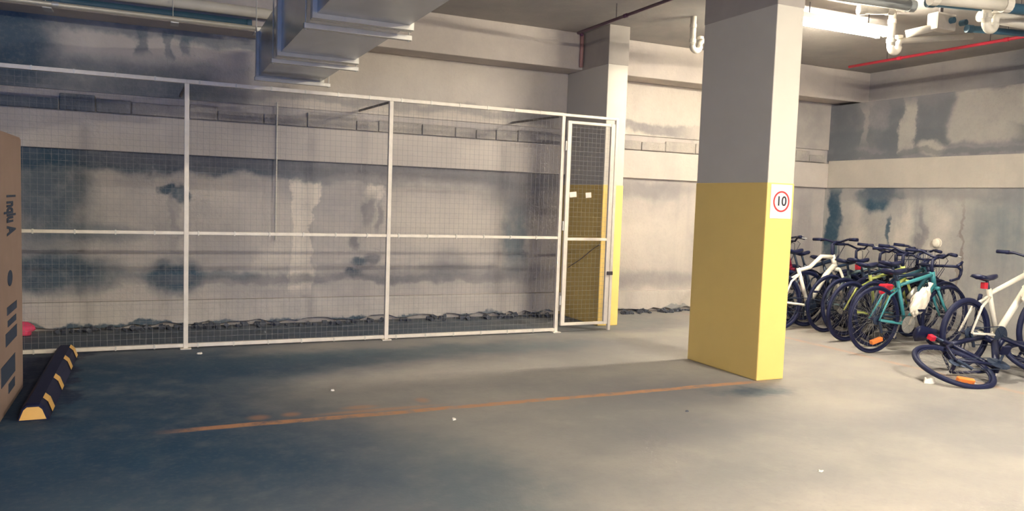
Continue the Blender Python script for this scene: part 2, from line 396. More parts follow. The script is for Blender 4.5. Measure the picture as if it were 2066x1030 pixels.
# 10 sign on the near pillar's front face
sg = thing('speed_limit_sign', 'white plate with red ring and black 10 on the front of the foreground pillar', 'sign', (4.627, 4.845, 1.467))
obj('plate', bx(-.112, .112, -.006, 0, -.138, .138, bev=.002), M_signw, sg)
rg = bmesh.new(); seg = 48
for (r0, r1) in ((.072, .085),):
    pr = [(r0, -.009), (r1, -.009), (r1, -.005), (r0, -.005), (r0, -.009)]
    lathe(rg, pr, 'y', (0, 0, .0), 48, False)
obj('ring', rg, M_signr, sg)
text_mesh('numerals', '10', .11, M_signk, sg, Matrix.Translation((0, -.008, 0)) @ RXM, .0015, .001)
# ------------------------------------------------------------------ wire cage
FY = 7.36; FT = 2.325; FM = 1.02
P = [-3.42, -1.585, .265, 2.075, 3.95]
cage = thing('wire_cage', 'long pale steel framed wire mesh cage front standing before the stained back wall', 'cage', (0, FY, 0))
h = .017
def hbar(x0, x1, z, hh=.017, y=0): return bx(x0, x1, y-hh, y+hh, z-hh, z+hh, bev=.003)
def wiremesh(x0, x1, z0, z1, y, parent, name='wire_mesh'):
    bm = bmesh.new(); wr = .0007; st = .05
    x = math.ceil(x0/st)*st
    while x < x1:
        box(bm, x-wr, x+wr, y-wr, y+wr, z0, z1); x += st
    z = math.ceil(z0/st)*st
    while z < z1:
        box(bm, x0, x1, y+wr, y+3*wr, z-wr, z+wr); z += st
    o = obj(name, bm, M_wire, parent); o['kind'] = 'stuff'; return o
for i, px in enumerate(P):
    obj('post', bx(px-.019, px+.019, -.019, .019, 0, FT-h, bev=.003), M_post, cage)
    obj('foot_plate', bx(px-.045, px+.045, -.05, .045, 0, .008, bev=.001), M_post, cage)
for a, b in zip(P[:-1], P[1:]):
    obj('top_rail', hbar(a, b, FT), M_post, cage)
    obj('middle_rail', hbar(a+.019, b-.019, FM, .014), M_post, cage)
    obj('bottom_rail', hbar(a+.019, b-.019, .03, .016), M_post, cage)
    wiremesh(a+.019, b-.019, .046, FM-.014, 0, cage); wiremesh(a+.019, b-.019, FM+.014, FT-h, 0, cage)
    # little clips that hold the mesh to the rails
    bm = bmesh.new(); x = a+.1
    while x < b:
        for z in (FM, FT, .03): box(bm, x-.006, x+.006, -.021, .006, z-.019, z+.019)
        x += .3
    o = obj('clips', bm, M_galvd, cage); o['kind'] = 'stuff'
obj('top_rail', hbar(P[-1], 4.635, FT, .014), M_post, cage)
obj('post', bx(4.60, 4.632, -.019, .019, 0, FT, bev=.003), M_post, cage)
for px in (P[1], P[2], P[3], P[4]-.04):
    bm = tube(bmesh.new(), [(px, .01, FT-.02), (px-.02, 1.19, FT-.0)], .013, 6); obj('stay_bar', bm, M_rod, cage)
# gate in the cage
gt = obj('gate', bx(3.99, 4.035, -.045, -.012, .075, 2.265, bev=.003), M_post, cage)
obj('stile', bx(4.525, 4.575, -.045, -.012, .075, 2.265, bev=.003), M_post, gt)
for z in (.09, 1.01, 2.25): obj('rail', bx(4.035, 4.525, -.042, -.015, z-.015, z+.015, bev=.003), M_post, gt)
wiremesh(4.035, 4.525, .105, .995, -.028, gt); wiremesh(4.035, 4.525, 1.025, 2.235, -.028, gt)
for z in (.35, 1.15, 2.0): obj('hinge', tube(bmesh.new(), [(3.981, -.03, z-.05), (3.981, -.03, z+.05)], .011, 8), M_galvd, gt)
obj('latch', bx(4.54, 4.61, -.062, -.045, .62, .66, bev=.004), M_rod, gt)
for (tx, hw, lb) in ((4.085, .042, 'white paper tag tied to the gate mesh over the yellow pillar, the left of two'), (4.275, .035, 'white paper tag tied to the gate mesh over the yellow pillar, the right of two')):
    t = obj('paper_tag', bx(-hw, hw, -.004, 0, -.028, .028, bev=.001), M_paper); t.location = (tx, FY-.032, 1.487); t.rotation_euler = (0, RD_(-6), 0); tag(t, lb, 'tag')
# conduit on the wall behind the cage
o = obj('conduit', tube(bmesh.new(), [(1.18, WY-.06, .9), (1.18, WY-.06, 2.34)], .009, 8), M_pvc); tag(o, 'thin pale conduit running up the stained back wall', 'pipe')
# loose cord hung between gate post and pillar
pts = [(4.615, 8.35-.0*i, .62) for i in range(1)]
cp = [(4.625, 7.63+i*.09, .935-.042*i+.006*math.sin(i)) for i in range(9)]
o = obj('cord', tube(bmesh.new(), cp, .005, 6), M_rod); tag(o, 'thin dark cord slanting across the yellow side of the far pillar', 'cord')

# ------------------------------------------------------------------ duct
DX0, DX1, DZ0, DZ1 = .87, 1.43, 2.45, 2.85
duct = thing('air_duct', 'large galvanised steel air duct hanging under the ceiling above the cage', 'duct', (DX0, 7.52, DZ0))
W_, H_ = DX1-DX0, DZ1-DZ0
secs = [(0.0, -1.36), (-1.36, -2.78), (-2.78, -4.2), (-4.2, -5.6)]
for (ya, yb) in secs:
    bm = bmesh.new(); t = .004
    # cross-broken sheet faces: each side pulled in slightly at its centre
    def face(c, n):
        ctr = sum((Vector(p) for p in c), Vector())/4 + Vector(n)*-.006
        vs = [bm.verts.new(p) for p in c]; vc = bm.verts.new(ctr)
        for k in range(4): bm.faces.new((vs[k], vs[(k+1) % 4], vc))
    face([(0, ya, 0), (0, yb, 0), (0, yb, H_), (0, ya, H_)], (-1, 0, 0)); face([(W_, ya, 0), (W_, ya, H_), (W_, yb, H_), (W_, yb, 0)], (1, 0, 0))
    face([(0, ya, 0), (W_, ya, 0), (W_, yb, 0), (0, yb, 0)], (0, 0, -1)); face([(0, ya, H_), (0, yb, H_), (W_, yb, H_), (W_, ya, H_)], (0, 0, 1))
    bmesh.ops.remove_doubles(bm, verts=bm.verts, dist=.0005)
    if ya == 0.0: bm.faces.new([bm.verts.new(p) for p in ((0, 0, 0), (0, 0, H_), (W_, 0, H_), (W_, 0, 0))])
    bmesh.ops.recalc_face_normals(bm, faces=bm.faces)
    obj('duct_section', bm, M_galv, duct)
def flange(y, e=.028, wd=.03):
    bm = bmesh.new()
    box(bm, -e, W_+e, y-wd, y, -e, 0); box(bm, -e, W_+e, y-wd, y, H_, H_+e)
    box(bm, -e, 0, y-wd, y, 0, H_); box(bm, W_, W_+e, y-wd, y, 0, H_)
    return bm
for y in (-.01, -1.33, -1.37, -2.75, -2.79, -4.17, -4.21): obj('flange', flange(y), M_galvd, duct)
for y in (-.16, -1.24, -2.66, -4.05):
    f = obj('support_channel', bx(-.05, W_+.06, y-.02, y+.02, -.062, -.030, bev=.003), M_galvd, duct)
    for xx in (-.038, W_+.045): obj('threaded_rod', tube(bmesh.new(), [(xx, y, -.07), (xx, y, CZ-DZ0)], .005, 6), M_galvd, f)
# ------------------------------------------------------------------ pipes at top left
g = 'horizontal pipes below the ceiling at top left'
def hpipe(name, label, x0, x1, y, z, r, mat, coll=True):
    t = thing(name, label, 'pipe', (x0, y, z))
    obj('pipe_run', tube(bmesh.new(), [(0, 0, 0), (x1-x0, 0, 0)], r, 16), mat, t, True)
    if coll:
        x = .4
        while x < x1-x0-.1:
            obj('collar', lathe(bmesh.new(), [(r, 0), (r*1.15, .002), (r*1.15, .05), (r, .052)], 'x', (x, 0, 0), 16), mat, t); x += 1.9
        obj('end_cap', lathe(bmesh.new(), [(r*1.12, -.03), (r*1.12, .012), (r*.6, .016)], 'x', (x1-x0, 0, 0), 16), mat, t)
    return t
hpipe('ceiling_pipe', 'thick pale pipe nearest the ceiling at top left, running behind the duct', -5, 2.0, 8.08, 3.135, .05, M_pvc)
hpipe('ceiling_pipe', 'slim pipe below the thick one at top left, ending beside the duct', -5, .95, 7.98, 2.965, .022, M_galvd)
hpipe('ceiling_pipe', 'dark pipe added for the shadow strip under the thick pipe at top left', -5, .86, 8.13, 3.03, .04, M_pipeblue)  # dark run stands in for the thick pipe's shadow
for (x, lb) in ((.90, 'thin hanger rod with a bracket beside the duct end'), (.165, 'thin hanger rod left of the duct, second from it'), (-.85, 'thin hanger rod furthest left under the ceiling')):
    t = thing('hanger', lb, 'hanger', (x, 7.98, 2.93))
    obj('rod', tube(bmesh.new(), [(0, 0, 0), (0, 0, CZ-2.93)], .004, 6), M_galvd, t)
    obj('bracket', bx(-.02, .05, -.05, .12, -.012, 0, bev=.003), M_galvd, t)

# ------------------------------------------------------------------ sprinkler pipes
def vpipe(label, x, y0, y1, z, r, mat):
    t = thing('sprinkler_pipe', label, 'pipe', (x, y0, z))
    obj('pipe_run', tube(bmesh.new(), [(0, 0, 0), (0, y1-y0, 0)], r, 12), mat, t, True)
    for k in range(3):
        yy = (y1-y0)*(k+.6)/3.2
        obj('coupling', lathe(bmesh.new(), [(r, 0), (r*1.3, .003), (r*1.3, .05), (r, .053)], 'y', (0, yy, 0), 14), mat, t)
        obj('clip', tube(bmesh.new(), [(0, yy+.2, 0), (0, yy+.2, CZ-z)], .005, 6), M_rod, t)
    return t
vpipe('dark sprinkler pipe running over to the far pillar', 4.22, 2.4, 7.6, 3.25, .016, M_dpipe)
vpipe('bright red sprinkler pipe high along the right wall', 7.86, 3.2, 7.2, 3.2, .017, M_red)
t = thing('pipe_elbow', 'short maroon pipe stub at the end of the beam by the far pillar', 'pipe', (4.60, BY-.03, 3.0))
obj('drop', tube(bmesh.new(), [(0, 0, 0), (0, 0, .38)], .022, 12), plain('dusty_maroon', (.40, .22, .22), .6), t, True)
obj('elbow', tube(bmesh.new(), arc((-.04, 0, .36), .04, 0, PI/2, 5, 'xz'), .022, 12), M_dpipe, t, True)

# ------------------------------------------------------------------ lamps
def batten(label, x, y, z, M_tube=None, L=1.24, rot=0.0):
    t = thing('fluorescent_lamp', label, 'lamp', (x, y, z), rot)
    obj('housing', bx(-L/2, L/2, -.07, .07, .03, .085, bev=.008), M_signw, t)
    for sy in (-.045, .045):
        obj('tube', tube(bmesh.new(), [(-L/2+.04, sy, -.0), (L/2-.04, sy, -.0)], .014, 12), M_tube, t, True)
        for sx in (-1, 1): obj('lamp_holder', bx(sx*(L/2-.035)-.014, sx*(L/2-.035)+.014, sy-.02, sy+.02, -.02, .035, bev=.004), M_signw, t)
    for sx in (-L*.32, L*.32): obj('hanger_rod', tube(bmesh.new(), [(sx, 0, .08), (sx, 0, CZ-z)], .006, 6), M_rod, t)
    return t
batten('lit twin tube fluorescent batten hanging right of the foreground pillar', 6.14, 5.78, 3.2, M_tube)
# out of frame: a further car park batten, then one added as fill
batten('lit fluorescent batten behind the viewer over the driveway', 4.9, 1.0, 3.22, M_tube2, L=.64)
batten('added unseen fill lamp, a fluorescent batten far behind the viewer', 1.75, -3.0, 3.22, M_fill_tube)

# ------------------------------------------------------------------ drain pipes under the ceiling, right
def drain(label, x, y, z, run, group='white drain traps under the ceiling', s=1.0, mat=None):
    mat = mat or M_pvc
    t = thing('drain_trap', label, 'pipe', (x, y, z), 0)
    r = .036*s
    top = CZ-z
    a = arc((.055*s, 0, .05*s), .055*s, PI, 2*PI, 10, 'xz')
    obj('drop', tube(bmesh.new(), [(0, 0, top), (0, 0, .05*s)], r, 14), mat, t, True)
    obj('u_bend', tube(bmesh.new(), a, r, 14), mat, t, True)
    p2 = [(.11*s, 0, .05*s), (.115*s, 0, .09*s), (.14*s, 0, .115*s), (.20*s, 0, .125*s)]
    end = Vector((.11*s+run[0], run[1], .13*s+run[2]))
    obj('outlet', tube(bmesh.new(), p2+[tuple(end)], r*.85, 14), mat, t, True)
    for zz in (.075*s, top-.12):
        obj('collar', lathe(bmesh.new(), [(r, 0), (r*1.18, .003), (r*1.18, .04), (r, .043)], 'z', (0, 0, zz), 14), mat, t)
    obj('cleanout_cap', lathe(bmesh.new(), [(r*1.15, 0), (r*1.15, .03), (r*.7, .034)], 'z', (.11*s, 0, .13*s), 14), mat, t)
    return t
drain('white drain trap hanging right of the lit lamp', 6.68, 5.62, 3.02, (.75, -.25, .07))
drain('white drain trap just left of the foreground pillar top', 5.19, 6.85, 3.06, (.6, -.2, .05), s=.9)
drain('white drain trap at upper right above the red pipe', 6.55, 4.55, 3.03, (.8, -.1, .1), s=1.05)
def run(label, pts, r, mat, sup=True):
    t = thing('ceiling_pipe', label, 'pipe', pts[0])
    p0 = Vector(pts[0]); L = [tuple(Vector(p)-p0) for p in pts]
    obj('pipe_run', tube(bmesh.new(), L, r, 14), mat, t, True)
    for q in (L[0], L[-1]):
        b = Vector(L[-1])-Vector(L[0])
        m_ = lathe(bmesh.new(), [(r*1.2, -.03), (r*1.2, .03), (r*.9, .034)], 'z', (0, 0, 0), 14)
        R_ = b.to_track_quat('Z', 'Y').to_matrix().to_4x4(); bmesh.ops.transform(m_, matrix=Matrix.Translation(q) @ R_, verts=m_.verts)
        obj('socket', m_, mat, t)
    mid = (Vector(L[0])+Vector(L[-1]))/2
    obj('pipe_clip', tube(bmesh.new(), [tuple(mid), (mid.x, mid.y, CZ-p0.z)], .005, 6), M_rod, t)
    return t
run('thick white pipe crossing the top right corner region', [(5.75, 4.45, 3.16), (6.35, 4.25, 3.14)], .055, M_pvc)
run('grey pipe running above the lit lamp from the foreground pillar', [(5.1, 5.1, 3.26), (6.1, 4.95, 3.24)], .045, M_pvcg)
run('second grey pipe above the lamp, nearer the viewer', [(4.9, 4.7, 3.3), (5.9, 4.5, 3.28)], .05, M_pvcg)
run('dark blue pipe at the top edge right of the lamp', [(5.75, 4.6, 3.32), (6.25, 4.35, 3.33)], .05, M_pipeblue)
run('long dark blue pipe sloping to the right edge above the white trap', [(6.1, 4.75, 3.24), (7.5, 4.25, 3.2)], .045, M_pipeblue)
run('white pipe leading from the upper right trap to the frame edge', [(6.75, 4.72, 3.19), (7.6, 4.6, 3.15)], .045, M_pvc)
run('dark pipe just above the red pipe at the right edge', [(6.9, 4.95, 3.14), (7.7, 4.75, 3.14)], .03, M_pipeblue)
run('short pale pipe stub over the lamp', [(5.95, 5.35, 3.27), (6.2, 5.25, 3.28)], .04, M_pvc)
t = thing('valve_box', 'pale junction fitting with two dark ports right of the lamp', 'fitting', (6.75, 5.15, 3.14))
obj('body', bx(-.1, .16, -.06, .06, 0, .16, bev=.02), plain('dusty_plastic', (.5, .46, .42), .6), t)
obj('arm', tube(bmesh.new(), [(-.05, 0, .03), (-.2, .2, -.02)], .035, 12), M_pvc, t, True)
obj('hanger_stem', bx(-.01, .03, -.01, .01, .155, CZ-3.14, bev=.002), M_rod, t)
for sx in (.07, .24): obj('port', lathe(bmesh.new(), [(.028, 0), (.028, .06), (.016, .065)], 'y', (sx, -.1, .09), 14), M_pipeblue, t)

# ------------------------------------------------------------------ left foreground: carton, wheel stop, pink thing
ang = math.atan2(-(6.12-5.2), (-.90+.83))     # direction of the printed face, away to near
ct = thing('cardboard_carton', 'tall brown cardboard carton with dark print at the left edge', 'carton', (-.81, 6.2, 0), 0.0)
CH = 1.70
# local: far right vertical edge at origin, printed face runs along -Y, body extends to -X
cb = bmesh.new(); box(cb, -.75, 0, -1.3, 0, 0, CH, bev=.006)
obj('body', cb, M_card, ct)
obj('flap', bx(-.75, -.005, -.58, -.005, CH, CH+.008, bev=.002), M_card, ct); obj('flap', bx(-.75, -.005, -1.295, -.585, CH, CH+.007, bev=.002), M_card, ct)
MF = Matrix(((0, 0, 1, .0015), (1, 0, 0, 0), (0, 1, 0, 0), (0, 0, 0, 1)))   # text plane x->Y, y->Z, facing +X
text_mesh('printed_text', 'l nqlu A', .135, M_ink, ct, Matrix.Translation((.001, -.45, 1.205)) @ MF @ Matrix.Rotation(-PI/2, 4, 'Z') @ Matrix.Diagonal((.58, 3.2, 1, 1)), .001, .006)
def mark(pts, name='printed_mark'):
    bm = bmesh.new(); a = [bm.verts.new((.0005, y, z)) for y, z in pts]; b = [bm.verts.new((.0025, y, z)) for y, z in pts]
    n = len(pts); bm.faces.new(b); bm.faces.new(a[::-1])
    for k in range(n): bm.faces.new((a[k], a[(k+1) % n], b[(k+1) % n], b[k]))
    bmesh.ops.recalc_face_normals(bm, faces=bm.faces); return obj(name, bm, M_ink, ct)
mark([(-.50+.09*math.cos(a), .81+.05*math.sin(a)) for a in [i*PI/8 for i in range(16)]])
for (z, y0, y1, hh) in ((.615, -.62, -.25, .025), (.535, -.60, -.28, .02), (.445, -.68, -.26, .04), (.25, -.85, -.34, .06), (.13, -.60, -.36, .03)):
    mark([(y0, z-hh), (y1, z-hh), (y1, z+hh), (y0, z+hh)])
# wheel stop
ws = thing('wheel_stop', 'black rubber wheel stop with yellow patches lying on the floor by the carton', 'wheel stop', (-.645, 5.30, 0), math.radians(0))
Lw = 1.95; prof = [(-.085, 0), (-.06, .075), (-.035, .10), (.035, .10), (.06, .075), (.085, 0)]
bm = bmesh.new(); rings = []
for (yy, sc) in ((0, .92), (.03, 1), (Lw-.03, 1), (Lw, .9)):
    rings.append([bm.verts.new((x*sc, yy, z*sc)) for x, z in prof])
for a, b in zip(rings[:-1], rings[1:]):
    for k in range(6): bm.faces.new((a[k], a[(k+1) % 6], b[(k+1) % 6], b[k]))
bm.faces.new(rings[0]); bm.faces.new(rings[-1][::-1]); bmesh.ops.recalc_face_normals(bm, faces=bm.faces)
obj('rubber_body', bm, M_rubber, ws)
bm = bmesh.new(); q = [(-.07, .006), (-.048, .065), (-.03, .082), (.03, .082), (.048, .065), (.07, .006)]
a = [bm.verts.new((x, -.001, z)) for x, z in q]; b = [bm.verts.new((x, -.004, z)) for x, z in q]
bm.faces.new(a); bm.faces.new(b)
for k in range(6): bm.faces.new((a[k], a[(k+1) % 6], b[(k+1) % 6], b[k]))
bmesh.ops.recalc_face_normals(bm, faces=bm.faces); obj('end_patch', bm, M_yellref, ws)
for yy in (.14, .70, 1.35, 1.80):
    for sgn in (1,):
        bm = bmesh.new(); c = [(.0865, .012), (.0635, .076), (.036, .1015)]
        A = [bm.verts.new((x+.001, yy, z)) for x, z in c]; B = [bm.verts.new((x+.001, yy+.13, z)) for x, z in c]
        for k in range(2): bm.faces.new((A[k], B[k], B[k+1], A[k+1]))
        obj('side_patch', bm, M_yellref, ws)
# pink cloth bundle by the back wall
bm = bmesh.new(); bmesh.ops.create_icosphere(bm, subdivisions=3, radius=1)
for v in bm.verts:
    n = v.co.normalized(); k = 1+.12*math.sin(n.x*7+n.z*5)+.08*math.sin(n.y*9+2)
    v.co = Vector((n.x*.125*k, n.y*.07*k, max(n.z*.075*k, -.05)+.05))
o = obj('cloth_bundle', bm, M_pink, None, True); o.location = (-1.13, 8.36, 0); tag(o, 'bright pink cloth bundle on the floor at the foot of the back wall', 'cloth')

# ------------------------------------------------------------------ litter
def litter(label, x, y, s, mat=M_paper):
    bm = bmesh.new(); n = 6; vs = []
    for i in range(n):
        a = i/n*2*PI; r = s*random.uniform(.6, 1.1); vs.append((r*math.cos(a), r*.7*math.sin(a)))
    lo = [bm.verts.new((u, v, .001)) for u, v in vs]; hi = [bm.verts.new((u*.8, v*.8, s*random.uniform(.2, .6))) for u, v in vs]
    bm.faces.new(lo[::-1]); bm.faces.new(hi)
    for k in range(n): bm.faces.new((lo[k], lo[(k+1) % n], hi[(k+1) % n], hi[k]))
    o = obj('litter', bm, mat); o.location = (x, y, 0); tag(o, label, 'litter')
litter('white scrap of paper under the fallen bicycle wheel', 5.90, 4.36, .085)
litter('small pale crumb on the floor in front of the orange line', 1.74, 4.55, .022)
litter('tiny white scrap behind the orange line', 1.17, 5.5, .02)
litter('tiny white scrap against the foot of the cage', .36, 7.08, .03)
litter('small dark crumb in front of the foreground pillar', 3.33, 4.25, .02, M_rubble)
litter('pale crumb in the right foreground', 3.28, 3.02, .018)

# ------------------------------------------------------------------ bicycles
CACHE = {}
def cached(key, fn, mat, name, smooth=False):
    k = (key, mat.name)
    if k not in CACHE:
        bm = fn(); me = bpy.data.meshes.new(name); bm.to_mesh(me); bm.free(); me.materials.append(mat)
        if smooth:
            for p in me.polygons: p.use_smooth = True
        CACHE[k] = me
    return CACHE[k]
def link(me, name, parent, loc=(0, 0, 0), rot=(0, 0, 0)):
    o = bpy.data.objects.new(name, me); COL.objects.link(o); o.parent = parent; o.location = loc; o.rotation_euler = rot; return o
def circ(r, n, y=0): return [(r*math.cos(2*PI*i/n), y, r*math.sin(2*PI*i/n)) for i in range(n)]
def rim_bm(r, tw):
    bm = bmesh.new(); tube(bm, circ(r-tw*1.05-.006, 40), .0085, 6, closed=True, flat=1.0)
    tube(bm, [(0, -.05, 0), (0, -.03, 0), (0, .03, 0), (0, .05, 0)], [.008, .02, .02, .008], 10)
    return bm
def tyre_bm(r, tw): return tube(bmesh.new(), circ(r-tw/2, 40), tw/2, 8, closed=True)
def spokes_bm(r, tw):
    bm = bmesh.new(); ro = r-tw-.008
    for i in range(28):
        a = 2*PI*i/28; b = a+(.5 if (i//2) % 2 else -.5); s = 1 if i % 2 else -1
        tube(bm, [(.018*math.cos(b), s*.028, .018*math.sin(b)), (ro*math.cos(a), 0, ro*math.sin(a))], .0013, 3, cap=False)
    return bm
def wheel(parent, x, r, tw, rimm, rot=0, refl=False, steer=0):
    w_ = link(cached(('rim', r, tw), lambda: rim_bm(r, tw), rimm, 'wheel'), 'wheel', parent, (x, 0, r), (0, random.random()*6, steer))
    link(cached(('tyre', r, tw), lambda: tyre_bm(r, tw), M_rubber, 'tyre', True), 'tyre', w_)
    link(cached(('spk', r, tw), lambda: spokes_bm(r, tw), M_spoke, 'spokes'), 'spokes', w_)['kind'] = 'stuff'
    if refl:
        w_.rotation_euler[1] = refl
        link(cached('refl', lambda: bx(-.07, .07, -.022, .022, -.02, .02, bev=.006), M_orange, 'reflector'), 'reflector', w_, (0, 0, r*.66))
    return w_
def saddle_bm(rd=1.0):
    bm = bmesh.new(); N = 12; rings = []
    for i in range(N+1):
        u = i/N; x = -.13+.27*u
        hw = .072*(1-u)**.7*math.sin(min(1, u*6+.25)*PI/2)+.018+.002
        z = .01*math.cos(u*PI*2)
        rings.append([(x, -hw, z-.012), (x, -hw*.8, z+.012), (x, 0, z+.018), (x, hw*.8, z+.012), (x, hw, z-.012), (x, 0, z-.03)])
    rr = [[bm.verts.new(p) for p in q] for q in rings]
    for a, b in zip(rr[:-1], rr[1:]):
        for k in range(6): bm.faces.new((a[k], a[(k+1) % 6], b[(k+1) % 6], b[k]))
    bm.faces.new(rr[0]); bm.faces.new(rr[-1][::-1]); bmesh.ops.recalc_face_normals(bm, faces=bm.faces)
    return bm
def bicycle(label, loc, yaw=0, lean=0, style='mtb', fm=None, r=.335, tw=.05, wb=1.05, sh=.88, bz=1.02, fork=None, barm=None,
            rimm=None, bottle=None, rear_light=False, refl=False, rigid=False, curved=False, step=False, basket=False, guard=False,
            saddle_tip=0, steer=0, post=None, lbl=None, hz=0):
    t = thing('bicycle', label, 'bicycle', loc, yaw, 'bicycles parked along the right wall')
    t.rotation_euler = (lean, 0, yaw)
    fm = fm or M_black; fork = fork or fm; barm = barm or M_black; rimm = rimm or M_black
    HT = Vector((wb-.245, 0, .80+hz)); HB = Vector((wb-.205, 0, .68+hz)); BB = Vector((.43, 0, .285))
    ST = Vector((.285, 0, (.70 if style != 'road' else .76)))
    sdir = (ST-BB).normalized(); SD = BB+sdir*((sh-.285)/sdir.z)
    RAx = Vector((0, 0, r))
    k = 1.25 if style == 'mtb' else 1.0
    bm = bmesh.new()
    if step: tube(bm, [HT-Vector((0, 0, .05)), (.62, 0, .48), (.45, 0, .42)], .018*k, 10)
    elif curved: tube(bm, [HT, (HT.x-.18, 0, HT.z+.005), (.45, 0, ST.z+.035), ST], [.022*k, .02*k, .019*k, .018*k], 10)
    else: tube(bm, [HT-Vector((0, 0, .01)), ST-Vector((0, 0, .02))], [.020*k, .016*k], 10)
    dpt = [HB+Vector((0, 0, .02)), BB] if not curved else [HB+Vector((0, 0, .03)), HB+Vector((-.14, 0, -.09)), BB]
    tube(bm, dpt, [.025*k]*len(dpt), 10)
    tube(bm, [ST+sdir*.03, BB], .018*k, 10)
    tube(bm, [HT+Vector((-.006, 0, .02)), HB+Vector((.004, 0, -.012))], .024*k, 12)
    tube(bm, [BB+Vector((0, -.036, 0)), BB+Vector((0, .036, 0))], .023*k, 12)
    for s_ in (-1, 1):
        tube(bm, [BB+Vector((-.03, s_*.02, 0)), (.30, s_*.045, .30), (.02, s_*.062, r)], [.013*k, .011*k, .009*k], 8)
        tube(bm, [ST+Vector((.0, s_*.012, -.05)), (.14, s_*.045, r+.24), (.0, s_*.062, r)], [.011*k, .010*k, .008*k], 8)
    obj('frame', bm, fm, t, True)
    FAx = Vector((wb, 0, r)); steer_dir = (HT-HB).normalized()
    fk = bmesh.new(); crown = HB-steer_dir*.03
    tube(fk, [crown+Vector((0, -.055, 0)), crown+Vector((0, .055, 0))], .02*k, 10)
    for s_ in (-1, 1):
        if style == 'mtb':
            mid = crown.lerp(FAx, .45)
            tube(fk, [crown+Vector((0, s_*.06, .01)), mid+Vector((.01, s_*.06, 0)), mid+Vector((.012, s_*.06, -.005)), FAx+Vector((0, s_*.062, 0))], [.016, .016, .024, .019], 10)
        else:
            tube(fk, [crown+Vector((0, s_*.035, .0)), crown.lerp(FAx, .6)+Vector((-.015, s_*.05, 0)), FAx+Vector((0, s_*.058, 0))], [.015, .013, .009], 8)
    if style == 'mtb': tube(fk, [crown.lerp(FAx, .42)+Vector((.03, -.06, 0)), crown.lerp(FAx, .42)+Vector((.07, 0, .02)), crown.lerp(FAx, .42)+Vector((.03, .06, 0))], .012, 8)
    obj('fork', fk, fork, t, True)
    wheel(t, 0, r, tw, rimm, refl=refl); wheel(t, wb, r, tw, rimm, refl=0)
    # seat
    obj('seatpost', tube(bmesh.new(), [ST, SD-Vector((0, 0, .02))], .0135, 10), post or M_dkgrey, t, True)
    link(cached('saddle', saddle_bm, M_black, 'saddle', True), 'saddle', t, tuple(SD+Vector((-.01, 0, 0))), (0, saddle_tip, 0))
    # bar
    ste = HT+steer_dir*.05; bc = Vector((wb-.19, 0, bz-.03)) if style != 'road' else Vector((wb-.17, 0, bz-.12))
    obj('stem', tube(bmesh.new(), [HT, ste, ste+Vector((0, 0, max(0, bc.z-ste.z-.03))), bc], [.017, .017, .016, .017], 10), barm if barm is not M_rubber else M_black, t, True)
    hb = bmesh.new()
    if style == 'road':
        for s_ in (-1, 1):
            P_ = [bc, bc+Vector((0, s_*.15, .005)), bc+Vector((.02, s_*.20, .005)), bc+Vector((.09, s_*.205, 0)), bc+Vector((.135, s_*.21, -.03)), bc+Vector((.14, s_*.21, -.075)), bc+Vector((.10, s_*.215, -.125)), bc+Vector((.0, s_*.22, -.145)), bc+Vector((-.03, s_*.22, -.145))]
            tube(hb, P_, .0145, 8)
        bar = obj('handlebar', hb, barm, t, True)
        for s_ in (-1, 1):
            b_ = bmesh.new(); tube(b_, [bc+Vector((.09, s_*.205, .01)), bc+Vector((.14, s_*.205, .03)), bc+Vector((.165, s_*.205, .055))], [.017, .018, .012], 8)
            tube(b_, [bc+Vector((.155, s_*.205, .03)), bc+Vector((.17, s_*.205, -.03)), bc+Vector((.155, s_*.205, -.09))], .006, 6)
            obj('brake_lever', b_, M_black, bar, True)
    else:
        wd = .33 if style == 'mtb' else .29
        rise = .03 if style == 'mtb' else .05; back = -.04 if style == 'mtb' else -.12
        P_ = [bc+Vector((back, -wd, rise)), bc+Vector((back*.4, -wd*.55, rise)), bc+Vector((0, -.06, 0)), bc+Vector((0, .06, 0)), bc+Vector((back*.4, wd*.55, rise)), bc+Vector((back, wd, rise))]
        tube(hb, P_, .0125, 10); bar = obj('handlebar', hb, barm, t, True)
        for s_ in (-1, 1):
            e = bc+Vector((back, s_*wd, rise)); e2 = bc+Vector((back*.4, s_*wd*.55, rise))
            obj('grip', tube(bmesh.new(), [e+(e-e2).normalized()*.005, e.lerp(e2, .75)], .018, 10), M_rubber, bar, True)
            b_ = bmesh.new(); m_ = e.lerp(e2, .95)
            tube(b_, [m_, m_+Vector((.03, 0, -.01)), m_+Vector((.05, s_*.10, -.02))], [.012, .008, .006], 6)
            obj('brake_lever', b_, M_silver if style == 'city' else M_black, bar, True)
    # cables
    cb_ = bmesh.new()
    for s_ in (-1, 1): tube(cb_, [bc+Vector((.02, s_*.08, .0)), bc+Vector((.09, s_*.05, -.03)), bc+Vector((.05, s_*.01, -.14)), HB+Vector((-.05, 0, .0))], .003, 4, cap=False)
    obj('cable', cb_, M_black, t)
    # drive train
    cr = bmesh.new(); lathe(cr, [(.075, -.002), (.088, -.001), (.092, 0), (.088, .002), (.075, .003)], 'y', (BB.x, -.045, BB.z), 24)
    a0 = random.random()*6; d = Vector((math.cos(a0), 0, math.sin(a0)))
    for i in range(5): aa = a0+i*2*PI/5; tube(cr, [BB+Vector((0, -.045, 0)), BB+Vector((.08*math.cos(aa), -.045, .08*math.sin(aa)))], .007, 5)
    tube(cr, [BB+Vector((0, -.06, 0)), BB+Vector((0, -.07, 0))+d*.17], [.014, .010], 8); tube(cr, [BB+Vector((0, .06, 0)), BB+Vector((0, .07, 0))-d*.17], [.014, .010], 8)
    c_ = obj('crankset', cr, M_silver if style != 'mtb' else M_dkgrey, t)
